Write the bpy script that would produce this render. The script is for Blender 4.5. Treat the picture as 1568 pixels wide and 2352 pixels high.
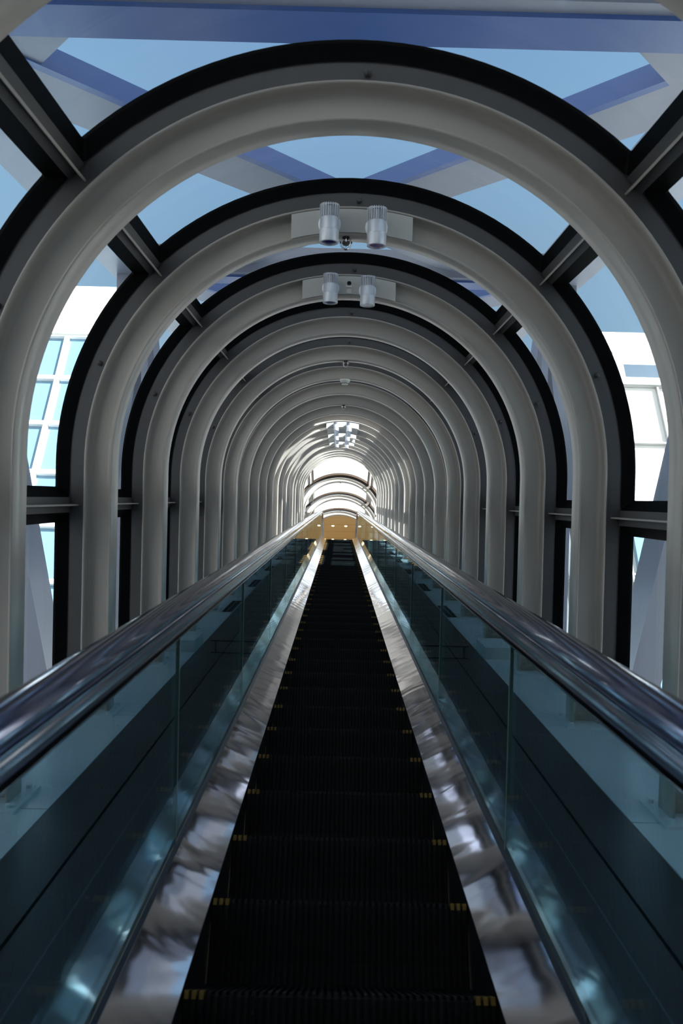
import bpy, math, random
from mathutils import Vector, Matrix
random.seed(7)
for o in list(bpy.data.objects): bpy.data.objects.remove(o)
S = bpy.context.scene
COL = S.collection
R = math.radians
INC = R(30)
F = 1800.0
CX = -0.033
CAM = Vector((CX, 0, 1.6))
AX = Vector((0, math.cos(INC), math.sin(INC)))      # direction of the climb
NV = Vector((0, -math.sin(INC), math.cos(INC)))     # normal of the climb
XV = Vector((1, 0, 0))
ORG = Vector((0, 0, 1.6))
def P(x, n, z): return ORG + XV*x + NV*n + AX*z

# ------------------------------------------------------------ camera
cam = bpy.data.objects.new('camera', bpy.data.cameras.new('camera')); COL.objects.link(cam)
cam.data.sensor_fit = 'VERTICAL'; cam.data.sensor_height = 36; cam.data.sensor_width = 24
cam.data.lens = 36*F/2352
yaw, pit, roll = math.atan(6/F), math.atan(31/F), R(1.4)
fw = (AX*math.cos(pit) - NV*math.sin(pit)).normalized()
fw = (fw*math.cos(yaw) + XV*math.sin(yaw)).normalized()
rt0 = fw.cross(NV).normalized(); up0 = rt0.cross(fw).normalized()
rt = rt0*math.cos(roll) + up0*math.sin(roll); up = up0*math.cos(roll) - rt0*math.sin(roll)
cam.matrix_world = Matrix.Translation(CAM) @ Matrix((rt, up, -fw)).transposed().to_4x4()
cam.data.clip_start = 0.02; cam.data.clip_end = 600
cam.data.dof.use_dof = True; cam.data.dof.focus_distance = 9.0; cam.data.dof.aperture_fstop = 4.5
S.camera = cam

# ------------------------------------------------------------ world, sun, exposure
S.view_settings.view_transform = 'Standard'; S.view_settings.look = 'None'
S.view_settings.gamma = 1; S.view_settings.use_curve_mapping = False
S.view_settings.exposure = -0.55
S.cycles.transparent_max_bounces = 24; S.cycles.max_bounces = 10; S.cycles.glossy_bounces = 6
S.cycles.diffuse_bounces = 5
W = bpy.data.worlds.new('sky'); S.world = W; W.use_nodes = True
nt = W.node_tree; nt.nodes.clear()
def nd(t, tree=None, **k):
    n = (tree or nt).nodes.new(t)
    for a, b in k.items(): setattr(n, a, b)
    return n
tc = nd('ShaderNodeTexCoord'); sp = nd('ShaderNodeSeparateXYZ'); nt.links.new(tc.outputs['Generated'], sp.inputs[0])
ramp = nd('ShaderNodeValToRGB'); cr = ramp.color_ramp
SKY = [(0.0, (3.2, 3.0, 2.7)), (.30, (3.0, 2.85, 2.6)), (.50, (1.5, 1.6, 1.7)), (.64, (.62, .92, 1.16)), (.80, (.50, .80, 1.10)), (1.0, (.28, .50, .92))]
while len(cr.elements) < len(SKY): cr.elements.new(.5)
for e, (p, c) in zip(cr.elements, SKY): e.position = p; e.color = (*c, 1)
nt.links.new(sp.outputs[2], ramp.inputs[0])
dp = nd('ShaderNodeVectorMath', operation='DOT_PRODUCT')
gd = Vector((0, math.cos(R(31)), math.sin(R(31))))
dp.inputs[1].default_value = gd; nt.links.new(tc.outputs['Generated'], dp.inputs[0])
gr = nd('ShaderNodeMapRange'); gr.interpolation_type = 'SMOOTHSTEP'
gr.inputs['From Min'].default_value = .955; gr.inputs['From Max'].default_value = .999
gr.inputs['To Min'].default_value = 0; gr.inputs['To Max'].default_value = 1
nt.links.new(dp.outputs['Value'], gr.inputs[0])
glow = nd('ShaderNodeMixRGB'); glow.inputs[2].default_value = (4.2, 4.2, 4.1, 1)
nt.links.new(gr.outputs[0], glow.inputs[0]); nt.links.new(ramp.outputs[0], glow.inputs[1])
# thin cloud veil
nz = nd('ShaderNodeTexNoise'); nz.inputs['Scale'].default_value = 3; nz.inputs['Detail'].default_value = 5
nt.links.new(tc.outputs['Generated'], nz.inputs['Vector'])
cm = nd('ShaderNodeMapRange'); cm.inputs['From Min'].default_value = .5; cm.inputs['From Max'].default_value = .75
cm.inputs['To Max'].default_value = .35
nt.links.new(nz.outputs[0], cm.inputs[0])
cl = nd('ShaderNodeMixRGB'); cl.inputs[2].default_value = (.7, .8, .9, 1)
nt.links.new(cm.outputs[0], cl.inputs[0]); nt.links.new(glow.outputs[0], cl.inputs[1])
bg = nd('ShaderNodeBackground'); bg.inputs[1].default_value = 1.0
nt.links.new(cl.outputs[0], bg.inputs[0])
wo = nd('ShaderNodeOutputWorld'); nt.links.new(bg.outputs[0], wo.inputs[0])
SUND = Vector((.70, -.65, .50)).normalized()
sl = bpy.data.lights.new('sun', 'SUN'); sl.energy = 42; sl.angle = R(.6); sl.color = (1, .96, .88)
sun = bpy.data.objects.new('sun', sl); COL.objects.link(sun)
sun.rotation_euler = SUND.to_track_quat('Z', 'Y').to_euler(); sun.location = (20, -30, 60)

# ------------------------------------------------------------ materials
def mat(name, col, rough=.5, metal=0, spec=.5, bump=None, emit=None, noise=None, coat=0):
    m = bpy.data.materials.new(name); m.use_nodes = True
    t = m.node_tree; b = t.nodes['Principled BSDF']
    b.inputs['Base Color'].default_value = (*col, 1); b.inputs['Roughness'].default_value = rough
    b.inputs['Metallic'].default_value = metal; b.inputs['Specular IOR Level'].default_value = spec
    b.inputs['Coat Weight'].default_value = coat
    if emit:
        b.inputs['Emission Color'].default_value = (*emit[0], 1); b.inputs['Emission Strength'].default_value = emit[1]
    cc = t.nodes.new('ShaderNodeTexCoord')
    if noise:   # (scale, amount): slight mottling of the paint
        n = t.nodes.new('ShaderNodeTexNoise'); n.inputs['Scale'].default_value = noise[0]; n.inputs['Detail'].default_value = 6
        t.links.new(cc.outputs['Object'], n.inputs['Vector'])
        r = t.nodes.new('ShaderNodeMapRange'); r.inputs['To Min'].default_value = 1-noise[1]; r.inputs['To Max'].default_value = 1+noise[1]
        t.links.new(n.outputs[0], r.inputs[0])
        mx = t.nodes.new('ShaderNodeVectorMath'); mx.operation = 'SCALE'; mx.inputs[0].default_value = col
        t.links.new(r.outputs[0], mx.inputs['Scale']); t.links.new(mx.outputs[0], b.inputs['Base Color'])
        r2 = t.nodes.new('ShaderNodeMapRange'); r2.inputs['To Min'].default_value = max(rough-.06, 0); r2.inputs['To Max'].default_value = rough+.06
        t.links.new(n.outputs[0], r2.inputs[0]); t.links.new(r2.outputs[0], b.inputs['Roughness'])
    if bump:    # (mapping scale xyz, strength, distance)
        mp = t.nodes.new('ShaderNodeMapping'); mp.inputs['Scale'].default_value = bump[0]
        t.links.new(cc.outputs['Object'], mp.inputs[0])
        n = t.nodes.new('ShaderNodeTexNoise'); n.inputs['Scale'].default_value = 1; n.inputs['Detail'].default_value = 1.5
        n.inputs['Distortion'].default_value = .6
        t.links.new(mp.outputs[0], n.inputs['Vector'])
        bp = t.nodes.new('ShaderNodeBump'); bp.inputs['Strength'].default_value = bump[1]; bp.inputs['Distance'].default_value = bump[2]
        t.links.new(n.outputs[0], bp.inputs['Height']); t.links.new(bp.outputs[0], b.inputs['Normal'])
    return m
def glassmat(name, tint, gloss=(1, 1, 1), ior=1.5, rough=0.0, dust=0.0):
    m = bpy.data.materials.new(name); m.use_nodes = True; t = m.node_tree; t.nodes.clear()
    tr = t.nodes.new('ShaderNodeBsdfTransparent'); tr.inputs[0].default_value = (*tint, 1)
    gl = t.nodes.new('ShaderNodeBsdfGlossy'); gl.inputs[0].default_value = (*gloss, 1); gl.inputs['Roughness'].default_value = rough
    fr = t.nodes.new('ShaderNodeFresnel')      # same index on both faces of the thin sheet
    ge = t.nodes.new('ShaderNodeNewGeometry'); ir = t.nodes.new('ShaderNodeMapRange')
    ir.inputs['To Min'].default_value = ior; ir.inputs['To Max'].default_value = 1/ior
    t.links.new(ge.outputs['Backfacing'], ir.inputs[0]); t.links.new(ir.outputs[0], fr.inputs[0])
    mx = t.nodes.new('ShaderNodeMixShader'); t.links.new(fr.outputs[0], mx.inputs[0])
    t.links.new(tr.outputs[0], mx.inputs[1]); t.links.new(gl.outputs[0], mx.inputs[2])
    last = mx
    if dust:
        df = t.nodes.new('ShaderNodeBsdfDiffuse'); df.inputs[0].default_value = (.8, .85, .9, 1)
        m2 = t.nodes.new('ShaderNodeMixShader'); m2.inputs[0].default_value = dust
        t.links.new(mx.outputs[0], m2.inputs[1]); t.links.new(df.outputs[0], m2.inputs[2]); last = m2
    out = t.nodes.new('ShaderNodeOutputMaterial'); t.links.new(last.outputs[0], out.inputs[0])
    return m
M = dict(
    rib=mat('rib_paint', (.35, .315, .28), .33, 0, .5, noise=(3, .05)),
    strip=mat('strip_paint', (.058, .055, .057), .5, noise=(4, .06)),
    gasket=mat('black_gasket', (.0012, .0012, .0015), .6, 0, .08),
    pane=glassmat('tube_glass', (.86, .92, .97), ior=1.25, dust=.015),
    bglass=glassmat('balustrade_glass', (.77, .90, .935), (.88, .97, 1), ior=1.52),
    gedge=mat('glass_edge', (.13, .17, .15), .3),
    steel=mat('polished_steel', (.70, .68, .72), .07, 1, bump=((2.2, 4.6, 4.6), .40, .0050)),
    hand=mat('handrail_black', (.13, .135, .21), .13, .9, .6, coat=.5, bump=((3, 2.5, 2.5), .05, .01)),
    guide=mat('handrail_guide', (.20, .20, .23), .15, 1),
    joint=mat('dark_joint', (.010, .010, .014), .4),
    step=mat('step_black', (.0015, .0015, .0017), .55, 0, .10),
    stepc=mat('step_cleat', (.0018, .0018, .002), .5, 0, .15),
    yellow=mat('yellow_line', (.13, .065, .008), .5, 0, .2),
    skirt=mat('skirt_black', (.003, .003, .0035), .7, 0, .1),
    deck=mat('dark_deck', (.030, .034, .036), .34, 0, .5, noise=(2.5, .12)),
    deckl=mat('deck_line', (.12, .13, .13), .4),
    floor=mat('pale_floor', (.52, .57, .60), .36, 0, .5, noise=(2, .05)),
    truss=mat('truss_paint', (.25, .26, .32), .4, noise=(.6, .05)),
    blue=mat('sky_reflection_blue', (.05, .11, .32), .35),  # blue that stands in for sky reflected on the truss faces
    white=mat('white_panel', (.80, .80, .78), .5, noise=(.1, .04)),
    bglz=mat('facade_glass', (.20, .34, .46), .12, .3),
    concrete=mat('concrete', (.32, .32, .31), .8, noise=(.05, .1)),
    spot=mat('spot_aluminium', (.60, .61, .65), .4, .45),
    plate=mat('plate_paint', (.46, .45, .42), .45),
    lensb=mat('lens_blue', (.012, .008, .09), .1, 0, .8),
    lensp=mat('lens_purple', (.09, .03, .16), .1, 0, .8),
    lensw=mat('lens_clear', (.75, .74, .72), .15, 0, .8),
    chrome=mat('sprinkler_chrome', (.7, .7, .72), .15, 1),
    bulb=glassmat('sprinkler_guard', (.75, .8, .9), ior=1.5),
    plastic=mat('white_plastic', (.62, .61, .56), .45),
    sticker=mat('yellow_sticker', (.6, .5, .15), .5),
    ceil=mat('warm_ceiling', (.50, .36, .17), .55, noise=(1, .05)),
    hall=mat('hall_wall', (.55, .42, .26), .6),
    hfloor=mat('hall_floor', (.30, .30, .33), .25),
    lamp=mat('downlight_lens', (1, .9, .7), .4, emit=((1, .82, .52), 9)),
    ground=mat('ground', (.38, .37, .35), .9, noise=(.02, .2)),
)

# ------------------------------------------------------------ helpers
def tag(o, label=None, cat=None, group=None, kind=None):
    if label: o['label'] = label
    if cat: o['category'] = cat
    if group: o['group'] = group
    if kind: o['kind'] = kind
    return o
class MB:
    def __init__(s): s.v = []; s.f = []
    def add(s, v, f):
        b = len(s.v); s.v += [tuple(p) for p in v]; s.f += [tuple(i+b for i in q) for q in f]
    def box(s, x0, x1, y0, y1, z0, z1):
        s.add([(x0,y0,z0),(x1,y0,z0),(x1,y1,z0),(x0,y1,z0),(x0,y0,z1),(x1,y0,z1),(x1,y1,z1),(x0,y1,z1)],
              [(0,3,2,1),(4,5,6,7),(0,1,5,4),(1,2,6,5),(2,3,7,6),(3,0,4,7)])
    def rings(s, loops, cap=True, close=False):
        n = len(loops[0]); v = [p for l in loops for p in l]; f = []
        m = len(loops)
        for i in range(m if close else m-1):
            a, b = i*n, ((i+1) % m)*n
            for j in range(n): k = (j+1) % n; f.append((a+j, a+k, b+k, b+j))
        if cap and not close: f += [tuple(range(n))[::-1], tuple((m-1)*n+j for j in range(n))]
        s.add(v, f)
    def lathe(s, prof, seg=24, c=(0,0,0), ax='z'):
        L = []
        for r, h in prof:
            lp = []
            for j in range(seg):
                a = 2*math.pi*j/seg; x, y = r*math.cos(a), r*math.sin(a)
                p = {'z': (x, y, h), 'y': (x, h, y), 'x': (h, x, y)}[ax]
                lp.append((c[0]+p[0], c[1]+p[1], c[2]+p[2]))
            L.append(lp)
        s.rings(L)
    def beam(s, a, b, w, h, upv=None):    # box bar between two points
        a, b = Vector(a), Vector(b); d = (b-a).normalized(); u = Vector(upv or (0,0,1))
        sd = d.cross(u).normalized(); u = sd.cross(d).normalized()
        L = [[p+sd*w/2+u*h/2, p-sd*w/2+u*h/2, p-sd*w/2-u*h/2, p+sd*w/2-u*h/2] for p in (a, b)]
        s.rings(L)
    def build(s, name, m, parent=None, smooth=False, loc=None, rot=None):
        me = bpy.data.meshes.new(name); me.from_pydata(s.v, [], s.f); me.materials.append(m)
        import bmesh
        bm = bmesh.new(); bm.from_mesh(me); bmesh.ops.recalc_face_normals(bm, faces=bm.faces); bm.to_mesh(me); bm.free()
        if smooth:
            for p in me.polygons: p.use_smooth = True
            me.set_sharp_from_angle(angle=R(50))
        o = bpy.data.objects.new(name, me); COL.objects.link(o)
        if parent: o.parent = parent
        if loc is not None: o.location = loc
        if rot is not None: o.rotation_euler = rot
        return o
def empty(name, loc, rot=(0,0,0)):
    o = bpy.data.objects.new(name, None); COL.objects.link(o); o.location = loc; o.rotation_euler = rot
    o.empty_display_size = .2
    return o
def copy_tree(o, parent=None):
    c = o.copy(); COL.objects.link(c); c.parent = parent
    for ch in KIDS.get(o, [q for q in o.children]): copy_tree(ch, c)
    return c
KIDS = {}
TILT = (INC, 0, 0)
# incline-frame objects: local x = across, local y = up the climb, local z = normal to the climb

# ------------------------------------------------------------ tube dimensions
RI, RO, RS, RG = 1.26, 1.411, 1.497, 1.562      # inner flange, outer flange, upstand, glass radius
HC = 1.356                           # arch centre above floor strips
FL = -1.20                           # floor strips below the camera line
D = 1.27; Z0 = 3.02
def ZC(n): return Z0 + D*n
NR = list(range(-1, 20))
def stations(leg, nseg=72):
    s = [(0, -leg)]
    if leg > .3: s.append((0, -leg/2))
    s += [(math.pi*i/nseg, 0) for i in range(nseg+1)]
    if leg > .3: s.append((math.pi, -leg/2))
    s.append((math.pi, -leg))
    return s
def arch(mb, prof, leg, nseg=72, hc=HC):
    mb.rings([[(r*math.cos(t), y, hc + r*math.sin(t) + dz) for y, r in prof] for t, dz in stations(leg, nseg)])
def hprof():
    w, t, q, k = .065, .012, .006, .030
    ri, ro = RI, RO
    e = .0035
    half = [(w-e, ri), (w, ri+e), (w, ri+t-e), (w-e, ri+t), (q+k, ri+t), (q+k*.62, ri+t+k*.08), (q+k*.3, ri+t+k*.3), (q+k*.08, ri+t+k*.62), (q, ri+t+k),
            (q, ro-t-k), (q+k*.08, ro-t-k*.62), (q+k*.3, ro-t-k*.3), (q+k*.62, ro-t-k*.08), (q+k, ro-t), (w-e, ro-t), (w, ro-t+e), (w, ro-e), (w-e, ro)]
    p = half + [(-a, b) for a, b in reversed(half)]
    return p
# ------------------------------------------------------------ window frames (rounded), per bay
SPRING = RS*math.pi/2
def amap(s, r):                      # arc length (m, measured at RS, 0 at crown) -> x, z(local)
    t = s/RS
    if t > math.pi/2: return (-r, HC-(s-SPRING))
    if t < -math.pi/2: return (r, HC-(-s-SPRING))
    return (-r*math.sin(t), HC + r*math.cos(t))
BARY = -.07 - FL                     # bar height above floor strips
BAR = SPRING + (HC - BARY)
FOOT = SPRING + HC
UPB = RS*R(45)
def rrect(s0, s1, y0, y1, rad, ns=28, nc=4):
    pts = []
    def edge(a, b, n): return [(a[0]+(b[0]-a[0])*i/n, a[1]+(b[1]-a[1])*i/n) for i in range(1, n)]
    cs = [((s1-rad, y1-rad), 0), ((s0+rad, y1-rad), 90), ((s0+rad, y0+rad), 180), ((s1-rad, y0+rad), 270)]
    for i, (c, a0) in enumerate(cs):
        arcp = [(c[0]+rad*math.cos(R(a0+90*j/nc)), c[1]+rad*math.sin(R(a0+90*j/nc))) for j in range(nc+1)]
        if pts: pts += edge(pts[-1], arcp[0], ns if i in (1, 3) else 3)
        pts += arcp
    pts += edge(pts[-1], pts[0], 3)
    # order: first connecting edge is s1->s0 along the top (long)
    return pts
GAP_RING = .032; BLK = .016
def make_window(s0, s1):
    a0, a1 = GAP_RING, D-GAP_RING    # along the climb, measured from ring centre
    out = rrect(s0, s1, a0, a1, .02); inn = rrect(s0+.055, s1-.055, a0+BLK, a1-BLK, .006)
    def m(p, r): x, z = amap(p[0], r); return (x, p[1], z)
    mb = MB()
    loops = [[m(p, RG-.008) for p in inn], [m(p, RS) for p in out], [m(p, RG+.006) for p in out], [m(p, RG+.006) for p in inn]]
    mb.rings(loops, close=True)
    g = MB(); n = 30
    L = []
    for i in range(n+1):
        s = s0+.03+(s1-s0-.06)*i/n
        x0, z0 = amap(s, RG); x1, z1 = amap(s, RG+.01)
        L.append([(x0, a0+.01, z0), (x0, a1-.01, z0), (x1, a1-.01, z1), (x1, a0+.01, z1)])
    g.rings(L)
    pane = g.build('window_1', M['pane'], smooth=True)
    fr = mb.build('window_frame', M['gasket'], pane)
    return pane, fr
HB = .042
spans = [(-FOOT+.04, -BAR-HB), (-BAR+HB, -UPB-HB), (-UPB+HB, UPB-HB), (UPB+HB, BAR-HB), (BAR+HB, FOOT-.04)]
wn = 0
wprotos = [make_window(*s) for s in spans]
bays = [n for n in range(-7, 19)]
for bi, n in enumerate(bays):
    loc = P(0, FL, ZC(n))
    for (pane, fr) in wprotos:
        wn += 1
        if bi == 0: o = pane; o.name = 'window_%d' % wn
        else:
            o = pane.copy(); o.name = 'window_%d' % wn; COL.objects.link(o)
            c = fr.copy(); COL.objects.link(c); c.parent = o
        o.location = loc; o.rotation_euler = TILT; o['kind'] = 'structure'

# ------------------------------------------------------------ floor strips along the tube
mb = MB()
for sgn in (-1, 1):
    for n in range(-7, 19):
        x0, x1 = (1.105, 1.50) if sgn > 0 else (-1.50, -1.105)
        mb.box(x0, x1, ZC(n)-.075+.004, ZC(n+1)-.075-.004, -.04, 0)
    x0, x1 = (1.105, 1.50) if sgn > 0 else (-1.50, -1.105)
    mb.box(x0, x1, ZC(-7), ZC(19), -.09, -.045)
fl = mb.build('floor', M['floor'], loc=P(0, FL, 0), rot=TILT); fl['kind'] = 'structure'

# ------------------------------------------------------------ arch ribs
def make_rib(leg=HC-.012, hc=HC, plates=True):
    root = empty('arch_rib', (0,0,0))
    a = MB(); arch(a, hprof(), leg, hc=hc); a.build('rib_beam', M['rib'], root, smooth=True)
    b = MB(); arch(b, [(-.026, RO-.004), (.026, RO-.004), (.026, RS+.004), (.030, RS+.004), (.030, RG+.006), (-.030, RG+.006), (-.030, RS+.004), (-.026, RS+.004)], leg, hc=hc)
    b.build('upstand', M['strip'], root, smooth=True)
    for t in (88.6, 22, 158):
        u = Vector((math.cos(R(t)), 0, math.sin(R(t)))); cc = Vector((0, 0, hc)) + u*1.454
        c = MB(); c.lathe([(.0001, -.047), (.010, -.045), (.014, -.038), (.014, -.024)], 14, cc, ax='y')
        c.build('bolt', M['strip'], root, smooth=True)
    if plates:
        for sg in (-1, 1):
            p = MB(); p.box(sg*1.335-.125, sg*1.335+.125, -.135, .135, 0, .012)
            for dx in (-.09, .09):
                for dy in (-.1, .1): p.lathe([(.012, .012), (.012, .026), (.006, .028)], 8, (sg*1.335+dx, dy, 0))
            p.build('base_plate', M['floor'], root)
    return root
near_lab = {
 -1: 'grey steel arch rib nearest the viewer, cut off by the top corners of the picture',
 0: 'large grey steel arch rib spanning the whole picture in front of all the others',
 1: 'grey steel arch rib carrying the larger pair of spotlights on a wide plate',
 2: 'grey steel arch rib carrying spotlights with a small sprinkler between them',
 3: 'grey steel arch rib just behind the second pair of spotlights, bare at its crown',
 4: 'grey steel arch rib with a glassy sprinkler under its crown, before the smoke detector',
 5: 'grey steel arch rib holding the white smoke detector at its crown',
 6: 'grey steel arch rib just behind the white smoke detector',
 7: 'grey steel arch rib with the small far sprinkler under its crown',
}
proto = make_rib()
from_children = list(proto.children)
def copy_thing(root):
    c = root.copy(); COL.objects.link(c)
    for ch in list(root.children):
        d = ch.copy(); COL.objects.link(d); d.parent = c
        for g in list(ch.children):
            e = g.copy(); COL.objects.link(e); e.parent = d
    return c
for i, n in enumerate(NR):
    o = proto if i == 0 else copy_thing(proto)
    o.location = P(0, FL, ZC(n) + (.08 if n == -1 else 0)); o.rotation_euler = TILT
    if n in near_lab: lab = near_lab[n]
    elif n in (8, 9): lab = 'plain grey arch rib between the far sprinkler and the far cluster of spotlights'
    elif n <= 14: lab = 'grey arch rib carrying one of the far clustered spotlight plates'
    else: lab = 'sunlit white arch rib in the bright upper end of the tube'
    tag(o, lab, 'arch rib', 'steel arch ribs of the escalator tube')

m = MB()
for n in range(-7, -1):
    for prof in (hprof(), [(-.026, RO-.004), (.026, RO-.004), (.030, RG+.006), (-.030, RG+.006)]):
        m.rings([[(r*math.cos(t), y+ZC(n), HC + r*math.sin(t) + dz) for y, r in prof] for t, dz in stations(HC-.012, 40)])
o = m.build('trim_1', M['rib'], loc=P(0, FL, 0), rot=TILT, smooth=True); o['kind'] = 'structure'
m = MB(); m.box(-1.6, 1.6, -.05, 0, -1.2, HC+RG); o = m.build('wall_lower', M['rib'], loc=P(0, FL, ZC(-7)-.1), rot=TILT); o['kind'] = 'structure'
# ------------------------------------------------------------ longitudinal bars between the ribs
def make_bar(s, sx):
    # tee bar along the climb: flat strip on the shell, fin pointing inwards
    x0, z0 = amap(s, RS-.004); xi, zi = amap(s, RS-.075)
    d = Vector((x0-xi, 0, z0-zi)).normalized(); t = Vector((0,1,0)).cross(d)
    root = empty('tee_bar', (0,0,0))
    c = Vector((x0, 0, z0)); L0, L1 = .07, D-.07
    def pr(pts, y0, y1):
        m = MB(); m.rings([[c + d*a + t*b + Vector((0, y, 0)) for a, b in pts] for y in (y0, y1)]); return m
    pr([(0.0, -.041), (.09, -.041), (.09, .041), (0.0, .041)], .027, D-.027).build('flat_strip', M['strip'], root)
    m = MB()
    # fin with tapered ends
    for pts in ([(-.048, -.004), (0, -.004), (0, .004), (-.048, .004)],):
        ys = [(.028, 1), (L0, 1), (L1, 1), (D-.028, 1)]
        m.rings([[c + d*(a*k) + t*b + Vector((0, y, 0)) for a, b in pts] for y, k in ys])
    m.build('fin', M['rib'], root)
    return root
bars = [make_bar(-BAR, 1), make_bar(-UPB, 1), make_bar(UPB, -1), make_bar(BAR, -1)]
bnames = ['right tee bar at mid height', 'upper right tee bar', 'upper left tee bar', 'left tee bar at mid height']
for bi, n in enumerate(range(-2, 19)):
    for k, b in enumerate(bars):
        o = b if bi == 0 else copy_thing(b)
        o.location = P(0, FL, ZC(n)); o.rotation_euler = TILT
        w = {-2: 'nearest the viewer', -1: 'running up to the large front arch rib', 0: 'between the large front rib and the big spotlights',
             1: 'between the two ribs carrying the nearest spotlights', 2: 'just beyond the second pair of spotlights'}.get(n, 'deep in the tube behind the near ribs')
        tag(o, '%s %s' % (bnames[k], w), 'bar', 'longitudinal tee bars between ribs')

# ------------------------------------------------------------ level part of the tube at the top
PT = P(0, -1.27, 26.8); LAND = P(0, -1.27, 25.0).z
extra = PT.z - LAND
hcl = (PT.z + 1.426) - LAND
lproto = make_rib(leg=hcl-.012, hc=hcl)
SL = [.90, 2.17, 3.44]
llab = ['white arch rib of the level landing, first beyond the slope, under the bright skylight',
        'white arch rib of the level landing, middle one of three',
        'white arch rib framing the warm brown ceiling at the top']
for i, s in enumerate(SL):
    o = lproto if i == 0 else copy_thing(lproto)
    o.location = (0, PT.y+s, LAND); tag(o, llab[i], 'arch rib', 'arch ribs over the top landing')
def level_window(a0, a1, ang0, ang1, name, yb):
    g = MB(); fr = MB(); n = 24
    L = []
    for i in range(n+1):
        t = R(ang0 + (ang1-ang0)*i/n)
        L.append([(r*math.cos(t), y, hcl+r*math.sin(t)) for y, r in ((a0, RG), (a1, RG), (a1, RG+.01), (a0, RG+.01))])
    g.rings(L)
    pane = g.build(name, M['pane'], smooth=True, loc=(0, yb, LAND)); pane['kind'] = 'structure'
    def arcbar(y0, y1, t0, t1, nn):
        fr.rings([[(r*math.cos(R(t0+(t1-t0)*i/nn)), y, hcl+r*math.sin(R(t0+(t1-t0)*i/nn))) for y, r in ((y0, RS), (y1, RS), (y1, RG+.006), (y0, RG+.006))] for i in range(nn+1)])
    arcbar(a0, a0+.03, ang0, ang1, n); arcbar(a1-.03, a1, ang0, ang1, n)
    da = math.degrees(.06/RS)
    arcbar(a0, a1, ang0, ang0+da, 2); arcbar(a0, a1, ang1-da, ang1, 2)
    fr.build('window_frame', mat('bronze_frame', (.045, .022, .008), .5) if 'bronze_frame' not in bpy.data.materials else bpy.data.materials['bronze_frame'], pane)
for i in range(2):
    for (a, b) in ((2, 43), (47, 133), (137, 178)):
        wn += 1; level_window(.032, D-.032, a, b, 'window_%d' % wn, PT.y+SL[i])
    for sg in (-1, 1):
        wn += 1; g = MB(); g.box(sg*RG if sg > 0 else -RG-.01, RG+.01 if sg > 0 else -RG, .1, D-.1, .05, hcl-.05)
        w = g.build('window_%d' % wn, M['pane'], loc=(0, PT.y+SL[i], LAND)); w['kind'] = 'structure'
for i in range(2):
    for sx in (-1, 1):
        m = MB(); c, s_ = math.cos(R(45)), math.sin(R(45))
        m.beam((sx*RS*c, .2, hcl+RS*s_), (sx*RS*c, D-.2, hcl+RS*s_), .19, .02, upv=(sx*c, 0, s_))
        rt_ = empty('tee_bar', (0, PT.y+SL[i], LAND)); m.build('flat_strip', M['rib'], rt_)
        m = MB(); m.beam((sx*(RS-.03)*c, .1, hcl+(RS-.03)*s_), (sx*(RS-.03)*c, D-.1, hcl+(RS-.03)*s_), .008, .06, upv=(sx*c, 0, s_)); m.build('fin', M['rib'], rt_)
        tag(rt_, 'white tee bar beside the bright skylight over the landing, %s, %s bay' % ('left' if sx < 0 else 'right', ('nearer', 'farther')[i]), 'bar', 'tee bars over the landing')
# ruled transition between the last sloping rib and the first level rib
for (a, b) in ((0, 43), (47, 133), (137, 180)):
    wn += 1; g = MB(); n = 24; L = []; fr = MB(); FRL = [[], []]
    for i in range(n+1):
        t = R(a + (b-a)*i/n); c, s_ = math.cos(t), math.sin(t)
        def pa(r): return P(r*c, FL+HC+r*s_, ZC(19)+.032)
        def pb(r): return Vector((r*c, PT.y+SL[0]-.032, LAND+hcl+r*s_))
        L.append([pa(RG), pb(RG), pb(RG+.01), pa(RG+.01)])
        for k in range(2):
            def q(r, f): return pa(r).lerp(pb(r), f)
            f0, f1 = ((0, .05), (.95, 1))[k]
            FRL[k].append([q(RS, f0), q(RS, f1), q(RG+.02, f1), q(RG+.02, f0)])
    g.rings(L); w = g.build('window_%d' % wn, M['pane'], smooth=True); w['kind'] = 'structure'
    for k in range(2): fr.rings(FRL[k])
    for tt in (a+.01, b-2.5):
        LL = []
        for dd in (0, 2.5):
            t = R(tt+dd); c, s_ = math.cos(t), math.sin(t)
            def pa(r): return P(r*c, FL+HC+r*s_, ZC(19)+.032)
            def pb(r): return Vector((r*c, PT.y+SL[0]-.032, LAND+hcl+r*s_))
            LL.append([pa(RS), pb(RS), pb(RG+.006), pa(RG+.006)])
        fr.rings(LL)
    fr.build('window_frame', bpy.data.materials['bronze_frame'], w)

# landing floor and hall
YC = PT.y + SL[2] + .25
mb = MB(); mb.box(-1.5, 1.5, P(0,-1.27,25).y+1.2, YC, -.1, 0); mb.box(-5, 5, YC, YC+9, -.1, 0)
o = mb.build('floor_landing', M['hfloor'], loc=(0, 0, LAND)); o['kind'] = 'structure'
CH = LAND + 15.35 - (LAND-1.6)       # hall ceiling height (world)
mb = MB()
for k in range(9): mb.box(-5, 5, YC+k*.62, YC+(k+1)*.62-.012, 0, .1)
mb.box(-5, 5, YC, YC+9, .05, .12)
o = mb.build('ceiling', M['ceil'], loc=(0, 0, CH)); o['kind'] = 'structure'
for nm, b in (('wall_left', (-5.1, -5, YC, YC+9)), ('wall_right', (5, 5.1, YC, YC+9)), ('wall_back', (-5.1, 5.1, YC+9, YC+9.1))):
    mb = MB(); mb.box(*b, LAND, CH+.1); o = mb.build(nm, M['hall']); o['kind'] = 'structure'
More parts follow.
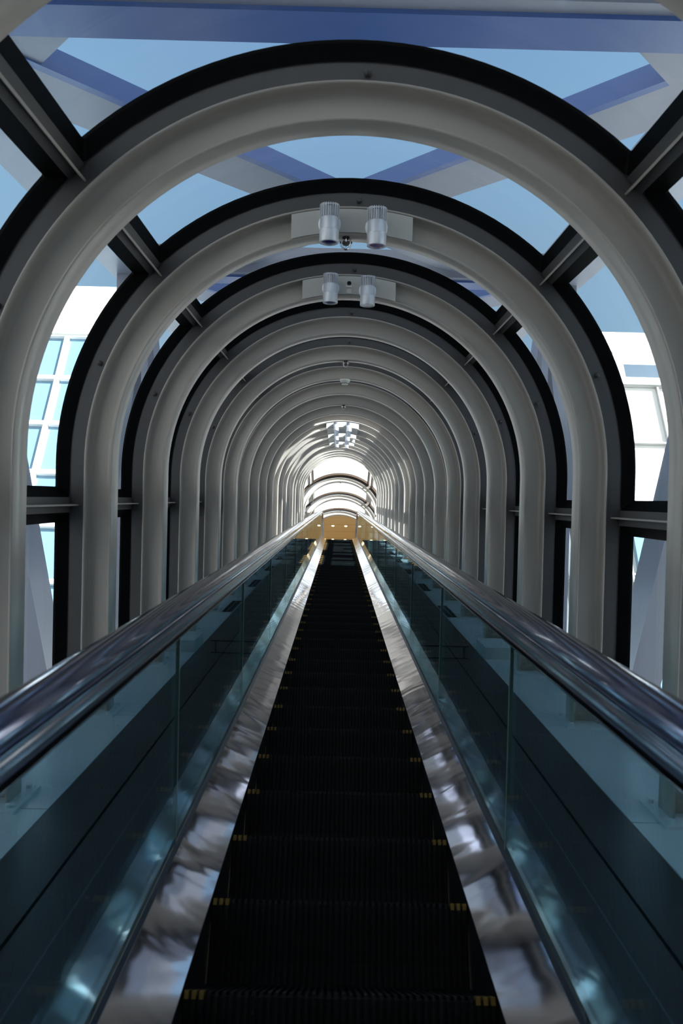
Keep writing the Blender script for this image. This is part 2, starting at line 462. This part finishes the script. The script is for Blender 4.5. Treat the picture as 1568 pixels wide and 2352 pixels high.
# hall front wall around the tube mouth
mb = MB()
L = []
n = 48
lo = [(RS+.02, LAND)] + [((RG+.05)*math.cos(math.pi*i/n), LAND+hcl+(RG+.05)*math.sin(math.pi*i/n)) for i in range(n+1)] + [(-RG-.05, LAND)]
hi = []
for x, z in lo:
    dx, dz = x, z-(LAND+hcl-1)
    k = min(5.1/abs(dx) if abs(dx) > 1e-6 else 1e9, (CH+.1-(LAND+hcl-1))/dz if dz > 1e-6 else 1e9)
    hi.append((dx*k, (LAND+hcl-1)+dz*k if dz > -.5 else z))
hi[0] = (5.1, LAND); hi[-1] = (-5.1, LAND)
for (a, b) in zip(lo, hi): L.append([(a[0], YC-.12, a[1]), (a[0], YC, a[1]), (b[0], YC, b[1]), (b[0], YC-.12, b[1])])
mb.rings(L); o = mb.build('wall_front', M['white']); o['kind'] = 'structure'
# downlights
def make_down():
    r = empty('downlight', (0,0,0))
    m = MB(); m.lathe([(.058, -.002), (.058, -.012), (.070, -.012), (.070, .0)], 20); m.build('trim_ring', M['white'], r, smooth=True)
    m = MB(); m.lathe([(.0001, -.008), (.055, -.008), (.055, -.001), (.0001, -.001)], 20); m.build('lens', M['lamp'], r)
    return r
dl = make_down(); first = True
rows = [15.35/math.tan(R(28.0)), 15.35/math.tan(R(27.0)), 15.35/math.tan(R(27.0))+1.3]
for ri, ry in enumerate(rows):
    for xx in (-.85, -.27, .27, .85):
        o = dl if first else copy_thing(dl); first = False
        o.location = (xx, ry, CH)
        tag(o, 'round warm downlight in the brown ceiling, %s of the %s row' % ({-.85:'far left', -.27:'left of centre', .27:'right of centre', .85:'far right'}[xx], ('nearest', 'second', 'third')[ri]), 'downlight', 'downlights in the brown ceiling')
        pl = bpy.data.lights.new('downlight_lamp', 'SPOT'); pl.energy = 60; pl.spot_size = R(120); pl.color = (1, .78, .45); pl.shadow_soft_size = .05
        lo_ = bpy.data.objects.new('downlight_lamp', pl); COL.objects.link(lo_); lo_.parent = o; lo_.location = (0, 0, -.03)
# unseen fill lamps added inside the hall to brighten its ceiling
for sx in (-1, 1):
    w = empty('fill_uplight', (sx*4.9, YC+2.2, LAND+1.9)); tag(w, 'unseen fill lamp added to brighten the hall ceiling, on the %s wall' % ('left' if sx < 0 else 'right'), 'lamp')
    m = MB(); m.lathe([(.05, 0), (.1, .12), (.09, .12), (.04, .01)], 16); m.build('bowl', M['plastic'], w)
    pl = bpy.data.lights.new('fill_lamp', 'POINT'); pl.energy = 150; pl.color = (1, .72, .36); pl.shadow_soft_size = .1
    q = bpy.data.objects.new('fill_lamp', pl); COL.objects.link(q); q.parent = w; q.location = (-sx*.1, 0, .3)

# ------------------------------------------------------------ ESCALATOR
ESC = empty('escalator', P(0, -1.27, 0)); OE = ESC.location.copy()
tag(ESC, 'long black escalator with glass balustrades and polished steel decking climbing the tube', 'escalator')
SPV, RR = 25.0, 2.6; TL = RR*math.tan(INC/2)
def path(s):                         # position relative to OE (y,z) and angle
    if s <= SPV-TL: return Vector((0, s*math.cos(INC), s*math.sin(INC))), INC
    al = RR*INC; u = s-(SPV-TL)
    p0 = Vector((0, (SPV-TL)*math.cos(INC), (SPV-TL)*math.sin(INC)))
    c = p0 - Vector((0, -math.sin(INC), math.cos(INC)))*RR
    if u <= al:
        th = INC-u/RR; return c + Vector((0, -math.sin(th), math.cos(th)))*RR, th
    return c + Vector((0, u-al, RR)), 0.0
def sweep(mb, prof, s0, s1, cap=True):
    ss = [s0]; e = SPV-TL
    n = max(2, int((min(s1, e)-s0)/.6)) if s0 < e else 1
    ss = [s0+(min(s1, e)-s0)*i/n for i in range(n+1)] if s0 < e else [s0]
    if s1 > e:
        a = max(s0, e); n2 = 14
        ss += [a+(s1-a)*i/n2 for i in range(1, n2+1)]
    L = []
    for s in ss:
        p, th = path(s); nn = Vector((0, -math.sin(th), math.cos(th)))
        L.append([p + nn*o + Vector((x, 0, 0)) for x, o in prof])
    mb.rings(L, cap)
SEND = 28.4
for sg, side in ((-1, 'left'), (1, 'right')):
    X = lambda pr: [(sg*x, o) for x, o in pr]
    # handrail: rounded C section
    hp = [(.533, .868), (.531, .884), (.536, .903), (.548, .916), (.565, .923), (.585, .924), (.602, .917), (.613, .903), (.616, .886), (.613, .868), (.600, .861), (.546, .861)]
    m = MB(); sweep(m, X(hp), -5.6, SEND); h = m.build('handrail', M['hand'], ESC, smooth=True)
    gp = [(.549, .863), (.546, .845), (.541, .838), (.541, .806), (.546, .796), (.552, .790), (.590, .790), (.596, .796), (.601, .806), (.601, .838), (.596, .845), (.592, .863)]
    m = MB(); sweep(m, X(gp), -5.6, SEND-.1); g = m.build('handrail_guide', M['guide'], ESC, smooth=True)
    # newel cap at the top end: handrail turns down
    m = MB(); L = []
    p, th = path(SEND)
    for i in range(13):
        a = math.pi*i/12; rr = .30
        c = p + Vector((0, 0, .89-rr)); d = Vector((0, math.sin(a), math.cos(a)))
        L.append([c + d*(rr + (o-.89)) + Vector((x, 0, 0)) for x, o in X(hp)])
    m.rings(L); m.build('newel_handrail', M['hand'], ESC, smooth=True)
    # glass panels
    zs = [-5.6, -4.55, -2.75, -.95] + [.85+1.8*k for k in range(15)] + [SEND]
    zs = [z for z in zs if z <= SEND]
    for a, b in zip(zs[:-1], zs[1:]):
        if b-a < .2: continue
        m = MB(); sweep(m, X([(.560, .06), (.572, .06), (.572, .795), (.560, .795)]), a+.003, b-.003, cap=True)
        m.build('glass_panel', M['bglass'], ESC)
        m = MB(); sweep(m, X([(.5592, .075), (.5728, .075), (.5728, .795), (.5592, .795)]), b-.003, b+.003)
        m.build('panel_joint', M['gedge'], ESC)
    # inner decking in polished steel, in long sheets
    cuts = [-5.6, -4.2, 1.1, 6.4, 11.7, 17.0, 22.3, 26.6]
    for a, b in zip(cuts[:-1], cuts[1:]):
        m = MB(); sweep(m, X([(.405, 0), (.546, .078), (.546, .060), (.412, -.02), (.405, -.02)]), a+.0015, b-.0015)
        m.build('inner_decking', M['steel'], ESC)
    # rounded end of the decking at the top
    m = MB(); sweep(m, X([(.41, -.02), (.545, -.02), (.545, .076), (.41, .0)]), 26.6, 26.75); m.build('decking_end', M['steel'], ESC)
    m = MB(); sweep(m, X([(.546, .062), (.560, .062), (.560, .086), (.546, .082)]), -5.6, SEND-.3); sweep(m, X([(.572, .062), (.590, .062), (.590, .078), (.572, .086)]), -5.6, SEND-.3)
    m.build('joint_strip', M['joint'], ESC)
    m = MB(); sweep(m, X([(.402, -.42), (.411, -.42), (.411, -.004), (.404, .001)]), -5.6, 26.6); m.build('skirt_panel', M['skirt'], ESC)
    m = MB(); sweep(m, X([(.590, .0), (.885, .0), (.885, .07), (.590, .07)]), -5.6, 26.6); sweep(m, X([(.897, .0), (1.10, .0), (1.10, .07), (.897, .07)]), -5.6, 26.6)
    sweep(m, X([(.60, -.08), (1.09, -.08), (1.09, .02), (.60, .02)]), -5.6, 26.6)
    m.build('outer_decking', M['deck'], ESC)
    m = MB(); sweep(m, X([(.768, .069), (.772, .069), (.772, .0712), (.768, .0712)]), -5.6, 26.6)
    m.build('decking_seam', M['deckl'], ESC)
# steps
def ypath(y):
    lo_, hi_ = -2.0, 40.0
    for _ in range(50):
        mi = (lo_+hi_)/2
        if path(mi)[0].y < y: lo_ = mi
        else: hi_ = mi
    return lo_
RISE = .4*math.tan(INC)
def make_step():
    m = MB(); hw = .4005
    # body: tread block and curved riser
    prof = [(.0, -.010), (.0, -.03), (.010, -.10), (.018, -.17), (.020, -RISE-.015), (.05, -RISE-.015), (.05, -.06), (.42, -.06), (.42, -.010)]
    m.rings([[(x, y, z) for y, z in prof] for x in (-hw, hw)])
    root = m.build('step', M['step'], ESC)
    c = MB(); nc = 42; pt = 2*hw/nc
    def cleat(mb, i):
        x = -hw+pt*(i+.5); w = pt*.24
        pr = [(-.006, .0), (-.008, -.012), (-.004, -.05), (.004, -.10), (.012, -.17), (.014, -RISE-.01), (.022, -RISE-.01), (.02, -.17), (.012, -.10), (.004, -.03), (.004, -.011), (.415, -.011), (.415, 0)]
        mb.rings([[(xx, y, z) for y, z in pr] for xx in (x-w, x+w)])
    for i in range(nc): cleat(c, i)
    c.build('tread_cleats', M['stepc'], root)
    y = MB()
    def ycl(mb, i):
        x = -hw+pt*(i+.5); w = pt*.30
        mb.box(x-w, x+w, -.010, .03, -.018, .001)
    for rng in (range(0, 3), range(nc-3, nc)):
        b = MB()
        for i in rng: ycl(b, i); 
        bb = b.build('yellow_marking', M['yellow'], root)
    return root
st = make_step(); STEPZ = []
zfirst = 1.988 - .4/math.cos(INC)*16
yv = zfirst*math.cos(INC); k = 0
while yv < 25.0*math.cos(INC)+.9:
    p, th = path(ypath(yv))
    if k == 0: o = st
    else:
        o = st.copy(); COL.objects.link(o); o.parent = ESC
        for ch in list(st.children):
            d = ch.copy(); COL.objects.link(d); d.parent = o
    o.location = p; k += 1; yv += .4
m = MB(); p, th = path(ypath(yv-.05)); m.box(-.56, .56, p.y, p.y+1.0, p.z-.02, p.z+.004); m.build('comb_plate', M['guide'], ESC)

# low cross guards and cover boxes standing on the decking, mirrored on both sides
for sg, side in ((-1, 'left'), (1, 'right')):
    g = empty('deck_guard', P(sg*.78, FL, 5.95), TILT); tag(g, 'low steel guard frame across the dark decking on the %s side' % side, 'guard')
    m = MB()
    for dx in (-.165, .165): m.box(dx-.008, dx+.008, -.008, .008, 0, .095)
    m.build('post', M['guide'], g)
    m = MB(); m.box(-.20, .20, -.009, .009, .09, .10); m.build('top_rail', M['guide'], g)
    m = MB(); m.box(-.20, .20, -.007, .007, .0, .008); m.build('bottom_rail', M['guide'], g)
    m = MB(); m.box(-.17, .17, -.2, .2, 0, .09); o = m.build('cover_box', M['floor'], loc=P(sg*1.28, FL, 6.0+.18-.135-.12), rot=TILT)
    o.location = P(sg*1.28, FL, 6.16)
    tag(o, 'low painted cover box on the pale floor strip, %s side' % side, 'cover box')
    for i in range(6):
        v = empty('floor_vent', P(sg*1.165, FL, 8.5+2.3*i), TILT)
        m = MB(); m.box(-.05, .05, -.42, .42, .001, .006); m.build('slot_plate', M['gasket'], v)
        m = MB(); m.box(-.006, .006, -.42, .42, .006, .009); m.build('centre_rib', M['deckl'], v)
        tag(v, ('long dark slot vent nearest the viewer at the edge of the %s floor strip' if i == 0 else 'dark slot vent further up the %s floor strip') % side, 'vent', 'slot vents along the %s floor strip' % side)

# ------------------------------------------------------------ spotlights, plates, sprinklers, detector
def make_spot(lens):
    r = empty('spotlight', (0,0,0))
    # local: origin at base disc centre on the plate, axis of the housing hangs down local -z, in front (-y)
    m = MB(); m.lathe([(.060, 0), (.060, -.014), (.054, -.018), (.0001, -.018)], 32, ax='y'); m.build('base_disc', M['spot'], r, smooth=True)
    m = MB(); m.beam((0, -.01, 0), (0, -.06, 0), .03, .03); m.build('arm', M['spot'], r)
    c = (0, -.075, 0)
    m = MB(); m.lathe([(.0001, .012), (.046, .012), (.049, .008), (.049, -.052), (.0495, -.053), (.0495, -.055), (.049, -.056), (.051, -.062), (.051, -.118), (.047, -.120), (.042, -.119), (.042, -.100), (.0001, -.100)], 40, c)
    h = m.build('housing', M['spot'], r, smooth=True)
    m = MB()
    for j in range(26):
        a = 2*math.pi*j/26; u = Vector((math.cos(a), math.sin(a), 0)); cc = Vector(c)
        m.beam(cc+u*.045+Vector((0,0,.010)), cc+u*.045+Vector((0,0,.078)), .0035, .014, upv=u)
    m.lathe([(.0001, .078), (.040, .078), (.046, .074), (.046, .068), (.038, .066), (.038, .012), (.0001, .012)], 30, c)
    m.build('cooling_fins', M['spot'], r)
    m = MB(); m.lathe([(.0001, -.112), (.041, -.112), (.041, -.104), (.0001, -.104)], 30, c); m.build('lens', lens, r)
    return r
def make_plate(hw):
    m = MB(); L = []; n = 16
    for i in range(n+1):
        x = -hw + 2*hw*i/n
        zo = math.sqrt((RO-.016)**2-x*x); zi = math.sqrt((RI+.010)**2-x*x)
        L.append([(x, -.066, zo), (x, -.070, zo), (x, -.070, zi), (x, -.066, zi)])
    m.rings(L); o = m.build('mounting_plate', M['plate'], smooth=False)
    return o
sA = make_spot(M['lensb']); sB = make_spot(M['lensp']); sC = make_spot(M['lensw']); used = set()
def put(proto, loc, lab, cat, grp=None, rot=TILT):
    if proto in used: o = copy_thing(proto)
    else: o = proto; used.add(o)
    o.location = loc; o.rotation_euler = rot; tag(o, lab, cat)
    if grp: o['group'] = grp
    return o
pw = make_plate(.325)
for idx, n in enumerate((1, 2, 10, 11, 12, 13, 14)):
    far = n > 5
    where = 'the large nearest mounting plate' if n == 1 else 'the second mounting plate' if n == 2 else 'a small far mounting plate'
    put(pw, P(0, FL+HC, ZC(n)), {1: 'wide grey mounting plate at the crown holding the nearest two spotlights', 2: 'grey mounting plate at the crown with two spotlights and a black sprinkler'}.get(n, 'small far grey mounting plate with two spotlights'), 'plate', 'spotlight mounting plates')
    dx = .130 if n == 1 else .128
    cz = FL+HC+RI+.045
    put(sA, P(-dx+ (.01 if n == 1 else 0), cz, ZC(n)-.070), 'silver cylindrical spotlight with dark blue lens, left on %s' % where, 'spotlight', 'silver spotlights')
    put(sB if n == 1 else sC, P(dx, cz-.012, ZC(n)-.070), 'silver cylindrical spotlight, right on %s' % where, 'spotlight', 'silver spotlights')
def make_sprinkler():
    r = empty('sprinkler', (0,0,0))
    m = MB(); m.lathe([(.0001, 0), (.022, 0), (.022, -.008), (.012, -.012), (.010, -.035), (.016, -.038), (.016, -.043), (.0001, -.043)], 16); m.build('sprinkler_head', M['joint'], r, smooth=True)
    m = MB()
    for j in range(8):
        a = 2*math.pi*j/8
        pts = [Vector((math.cos(a)*rr, math.sin(a)*rr, h)) for rr, h in ((.024, 0), (.033, -.02), (.034, -.035), (.024, -.055), (.006, -.064))]
        for p, q in zip(pts[:-1], pts[1:]): m.beam(p, q, .0025, .0025, upv=(math.sin(a), -math.cos(a), .1))
    m.lathe([(.010, -.064), (.010, -.067), (.0001, -.067)], 12)
    m.lathe([(.033, -.026), (.035, -.026), (.035, -.029), (.033, -.029)], 24)
    m.build('wire_guard', M['chrome'], r)
    return r
sp_ = make_sprinkler()
for n, lab in ((1, 'caged sprinkler under the crown between and below the nearest two spotlights'), (4, 'caged sprinkler under the crown of a rib in front of the smoke detector'), (7, 'small caged sprinkler under a far crown behind the smoke detector')):
    put(sp_, P(0 if n != 1 else -.03, FL+HC+RI-.001, ZC(n)-.02), lab, 'sprinkler')
k2 = P(0, FL+HC+RI+.085, ZC(2)-.070)
put(sp_, k2, 'black sprinkler on the plate between the second pair of spotlights', 'sprinkler', rot=(INC+R(-90)+math.pi, 0, 0)).scale = (.7, .7, .6)
m = MB(); m.box(-.016, .016, -.074, -.070, -.02, .012); m.box(-.02, .02, -.074, -.070, .02, .035)
o = m.build('sticker', M['plastic'], loc=P(0, FL+HC+RI+.035, ZC(2)), rot=TILT); tag(o, 'tiny pale sticker under the black sprinkler on the second plate', 'sticker')
r = empty('smoke_detector', P(0, FL+HC+RI-.001, ZC(5)-.03), TILT); tag(r, 'white smoke detector hanging under the crown of an arch rib', 'smoke detector')
m = MB(); m.lathe([(.0001, 0), (.062, 0), (.062, -.022), (.054, -.030), (.0001, -.030)], 28); m.build('base', M['plastic'], r, smooth=True)
m = MB(); m.lathe([(.046, -.030), (.038, -.058), (.034, -.062), (.0001, -.063)], 28); hd = m.build('sensor_head', M['plastic'], r, smooth=True)
m = MB()
for j in range(10):
    a = 2*math.pi*(j+.5)/10; u = Vector((math.cos(a), math.sin(a), 0)); m.beam(u*.041+Vector((0,0,-.046))-Vector((u.y, -u.x, 0))*.008, u*.041+Vector((0,0,-.046))+Vector((u.y, -u.x, 0))*.008, .008, .008)
m.build('vent_slot', M['gasket'], hd)
o = put(sp_, (0, PT.y+SL[0], PT.z+1.426+RI-.001), 'pendant sprinkler hanging under the first level rib at the top', 'sprinkler', rot=(0,0,0))

# ------------------------------------------------------------ outer truss around the tube
TR = empty('outer_truss', P(0, -3.2, 0), TILT); tag(TR, 'pale painted steel box truss with crossed braces surrounding the glazed tube', 'truss')
def tb(name, a, b, w, h, upv=(0,0,1)):
    # points given as (x, n, z) in the climb frame
    m = MB(); q = lambda p: (p[0], p[2], p[1]+3.2)
    m.beam(q(a), q(b), w, h, upv); return m.build(name, M['truss'], TR)
YB, XB = 3.15, 2.9; BAY = 5.8; ZB0 = 5.16
ends = (-5, 32)
for sx in (-1, 1):
    tb('chord', (sx*XB, YB, ends[0]), (sx*XB, YB, 26), .5, .45)
    tb('chord', (sx*XB, -2.6, ends[0]), (sx*XB, -2.6, ends[1]), .5, .5)
kk = -2
while ZB0+BAY*kk < 20:
    z = ZB0+BAY*kk
    tb('cross_beam', (-XB, YB, z-.25), (XB, YB, z-.25), .45, .35)
    q_ = tb('sky_tint_soffit', (-XB+.26, YB-.19, z-.19), (XB-.26, YB-.19, z-.19), .34, .03); q_.data.materials[0] = M['blue']; q_['label'] = 'added blue strip painted as sky reflection under the cross beam'  # sky reflection painted as a blue strip under the beam
    if z + BAY < 26:
        for sx in (-1, 1):
            a_, b_ = (sx*(XB-.2), YB+.005*sx, z+.6), (-sx*(XB-.2), YB+.005*sx, z+.6+BAY)
            tb('diagonal', a_, b_, .58, .16)
            # added blue strip, sky reflection painted on the brace side facing down-slope
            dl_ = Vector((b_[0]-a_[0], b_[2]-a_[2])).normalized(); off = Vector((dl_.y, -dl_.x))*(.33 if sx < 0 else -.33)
            q_ = tb('sky_tint_edge', (a_[0]+off.x, YB+.005*sx, a_[2]+off.y), (b_[0]+off.x, YB+.005*sx, b_[2]+off.y), .08, .17); q_.data.materials[0] = M['blue']; q_['label'] = 'blue edge plate'
    for sx in (-1, 1):
        tb('post', (sx*XB, -2.6, z-.25), (sx*XB, YB, z-.25), .35, .35, (0,1,0))
        tb('side_diagonal', (sx*XB, YB, z), (sx*XB, -2.6, z+BAY/2), .4, .3, (1,0,0)); tb('side_diagonal', (sx*XB, -2.6, z+BAY/2), (sx*XB, YB, z+BAY), .4, .3, (1,0,0))
    kk += 1

# ------------------------------------------------------------ buildings outside
def building(label, x0, x1, y0, y1, z1, frame=.5, base=-20, cell=(4, 4.2), name='tower', wm='bglz', gm='white', ph=1.0):
    r = empty(name, ((x0+x1)/2, (y0+y1)/2, base)); tag(r, label, 'building')
    cx_, cy_ = (x0+x1)/2, (y0+y1)/2
    m = MB(); m.box(x0-cx_, x1-cx_, y0-cy_, y1-cy_, 0, z1-base); m.build('wall', M[wm], r)
    m = MB(); f = frame; t = .25
    nx = max(1, round((x1-x0)/cell[0])); ny = max(1, round((y1-y0)/cell[0])); nz_ = max(1, round((z1-base)/cell[1]))
    X0, X1, Y0, Y1, H = x0-cx_, x1-cx_, y0-cy_, y1-cy_, z1-base
    for i in range(nx+1):
        xx = X0+(X1-X0)*i/nx
        m.box(xx-f/2, xx+f/2, Y0-t, Y0, 0, H); m.box(xx-f/2, xx+f/2, Y1, Y1+t, 0, H)
    for i in range(ny+1):
        yy = Y0+(Y1-Y0)*i/ny
        m.box(X0-t, X0, yy-f/2, yy+f/2, 0, H); m.box(X1, X1+t, yy-f/2, yy+f/2, 0, H)
    for i in range(nz_+1):
        zz = H*i/nz_
        m.box(X0-t-.01, X1+t+.01, Y0-t-.02, Y0, zz-f/2, zz+f/2); m.box(X0-t-.01, X1+t+.01, Y1, Y1+t+.02, zz-f/2, zz+f/2)
        m.box(X0-t-.02, X0, Y0, Y1, zz-f/2, zz+f/2); m.box(X1, X1+t+.02, Y0, Y1, zz-f/2, zz+f/2)
    m.build('facade_grid', M[gm], r)
    m = MB(); m.box(X0-.4, X1+.4, Y0-.4, Y1+.4, H, H+ph); m.build('parapet', M['white'], r)
    return r
b1 = building('white gridded building on the left seen through the side glazing', -44, -14.5, 40, 60, 36.5, frame=.28, cell=(3.6, 3.6), ph=4.2)
b2 = building('white panelled building on the right seen through the side glazing', 16.5, 46, 40, 62, 33.5, frame=.12, cell=(3.6, 4.4), wm='white', gm='concrete', ph=.5)
m = MB(); m.box(-14.4, -5, -11.4, -11, 33, 38); m.box(-14.4, -5, -11.4, -11, 40, 44)
m.build('glazed_band', M['bglz'], b2)
m = MB()
m.box(-14, 15, -2, -.6, 3.4, 5.0)
for xx in (-13, 0, 13): m.box(xx-.4, xx+.4, -1.8, -.8, .4, 3.4)
m.build('roof_beam', M['white'], b2, loc=(0, -8.6, 53.5))
# unseen tower added behind the viewer to cast shade on the lower tube
shade_tower = building('unseen tall tower added behind the viewer to shade the lower tube', 4, 32, -34, -10, 25, frame=.8)
m = MB(); m.box(-300, 300, -300, 300, -.5, 0); o = m.build('ground', M['ground'], loc=(0, 0, -20)); o['kind'] = 'structure'
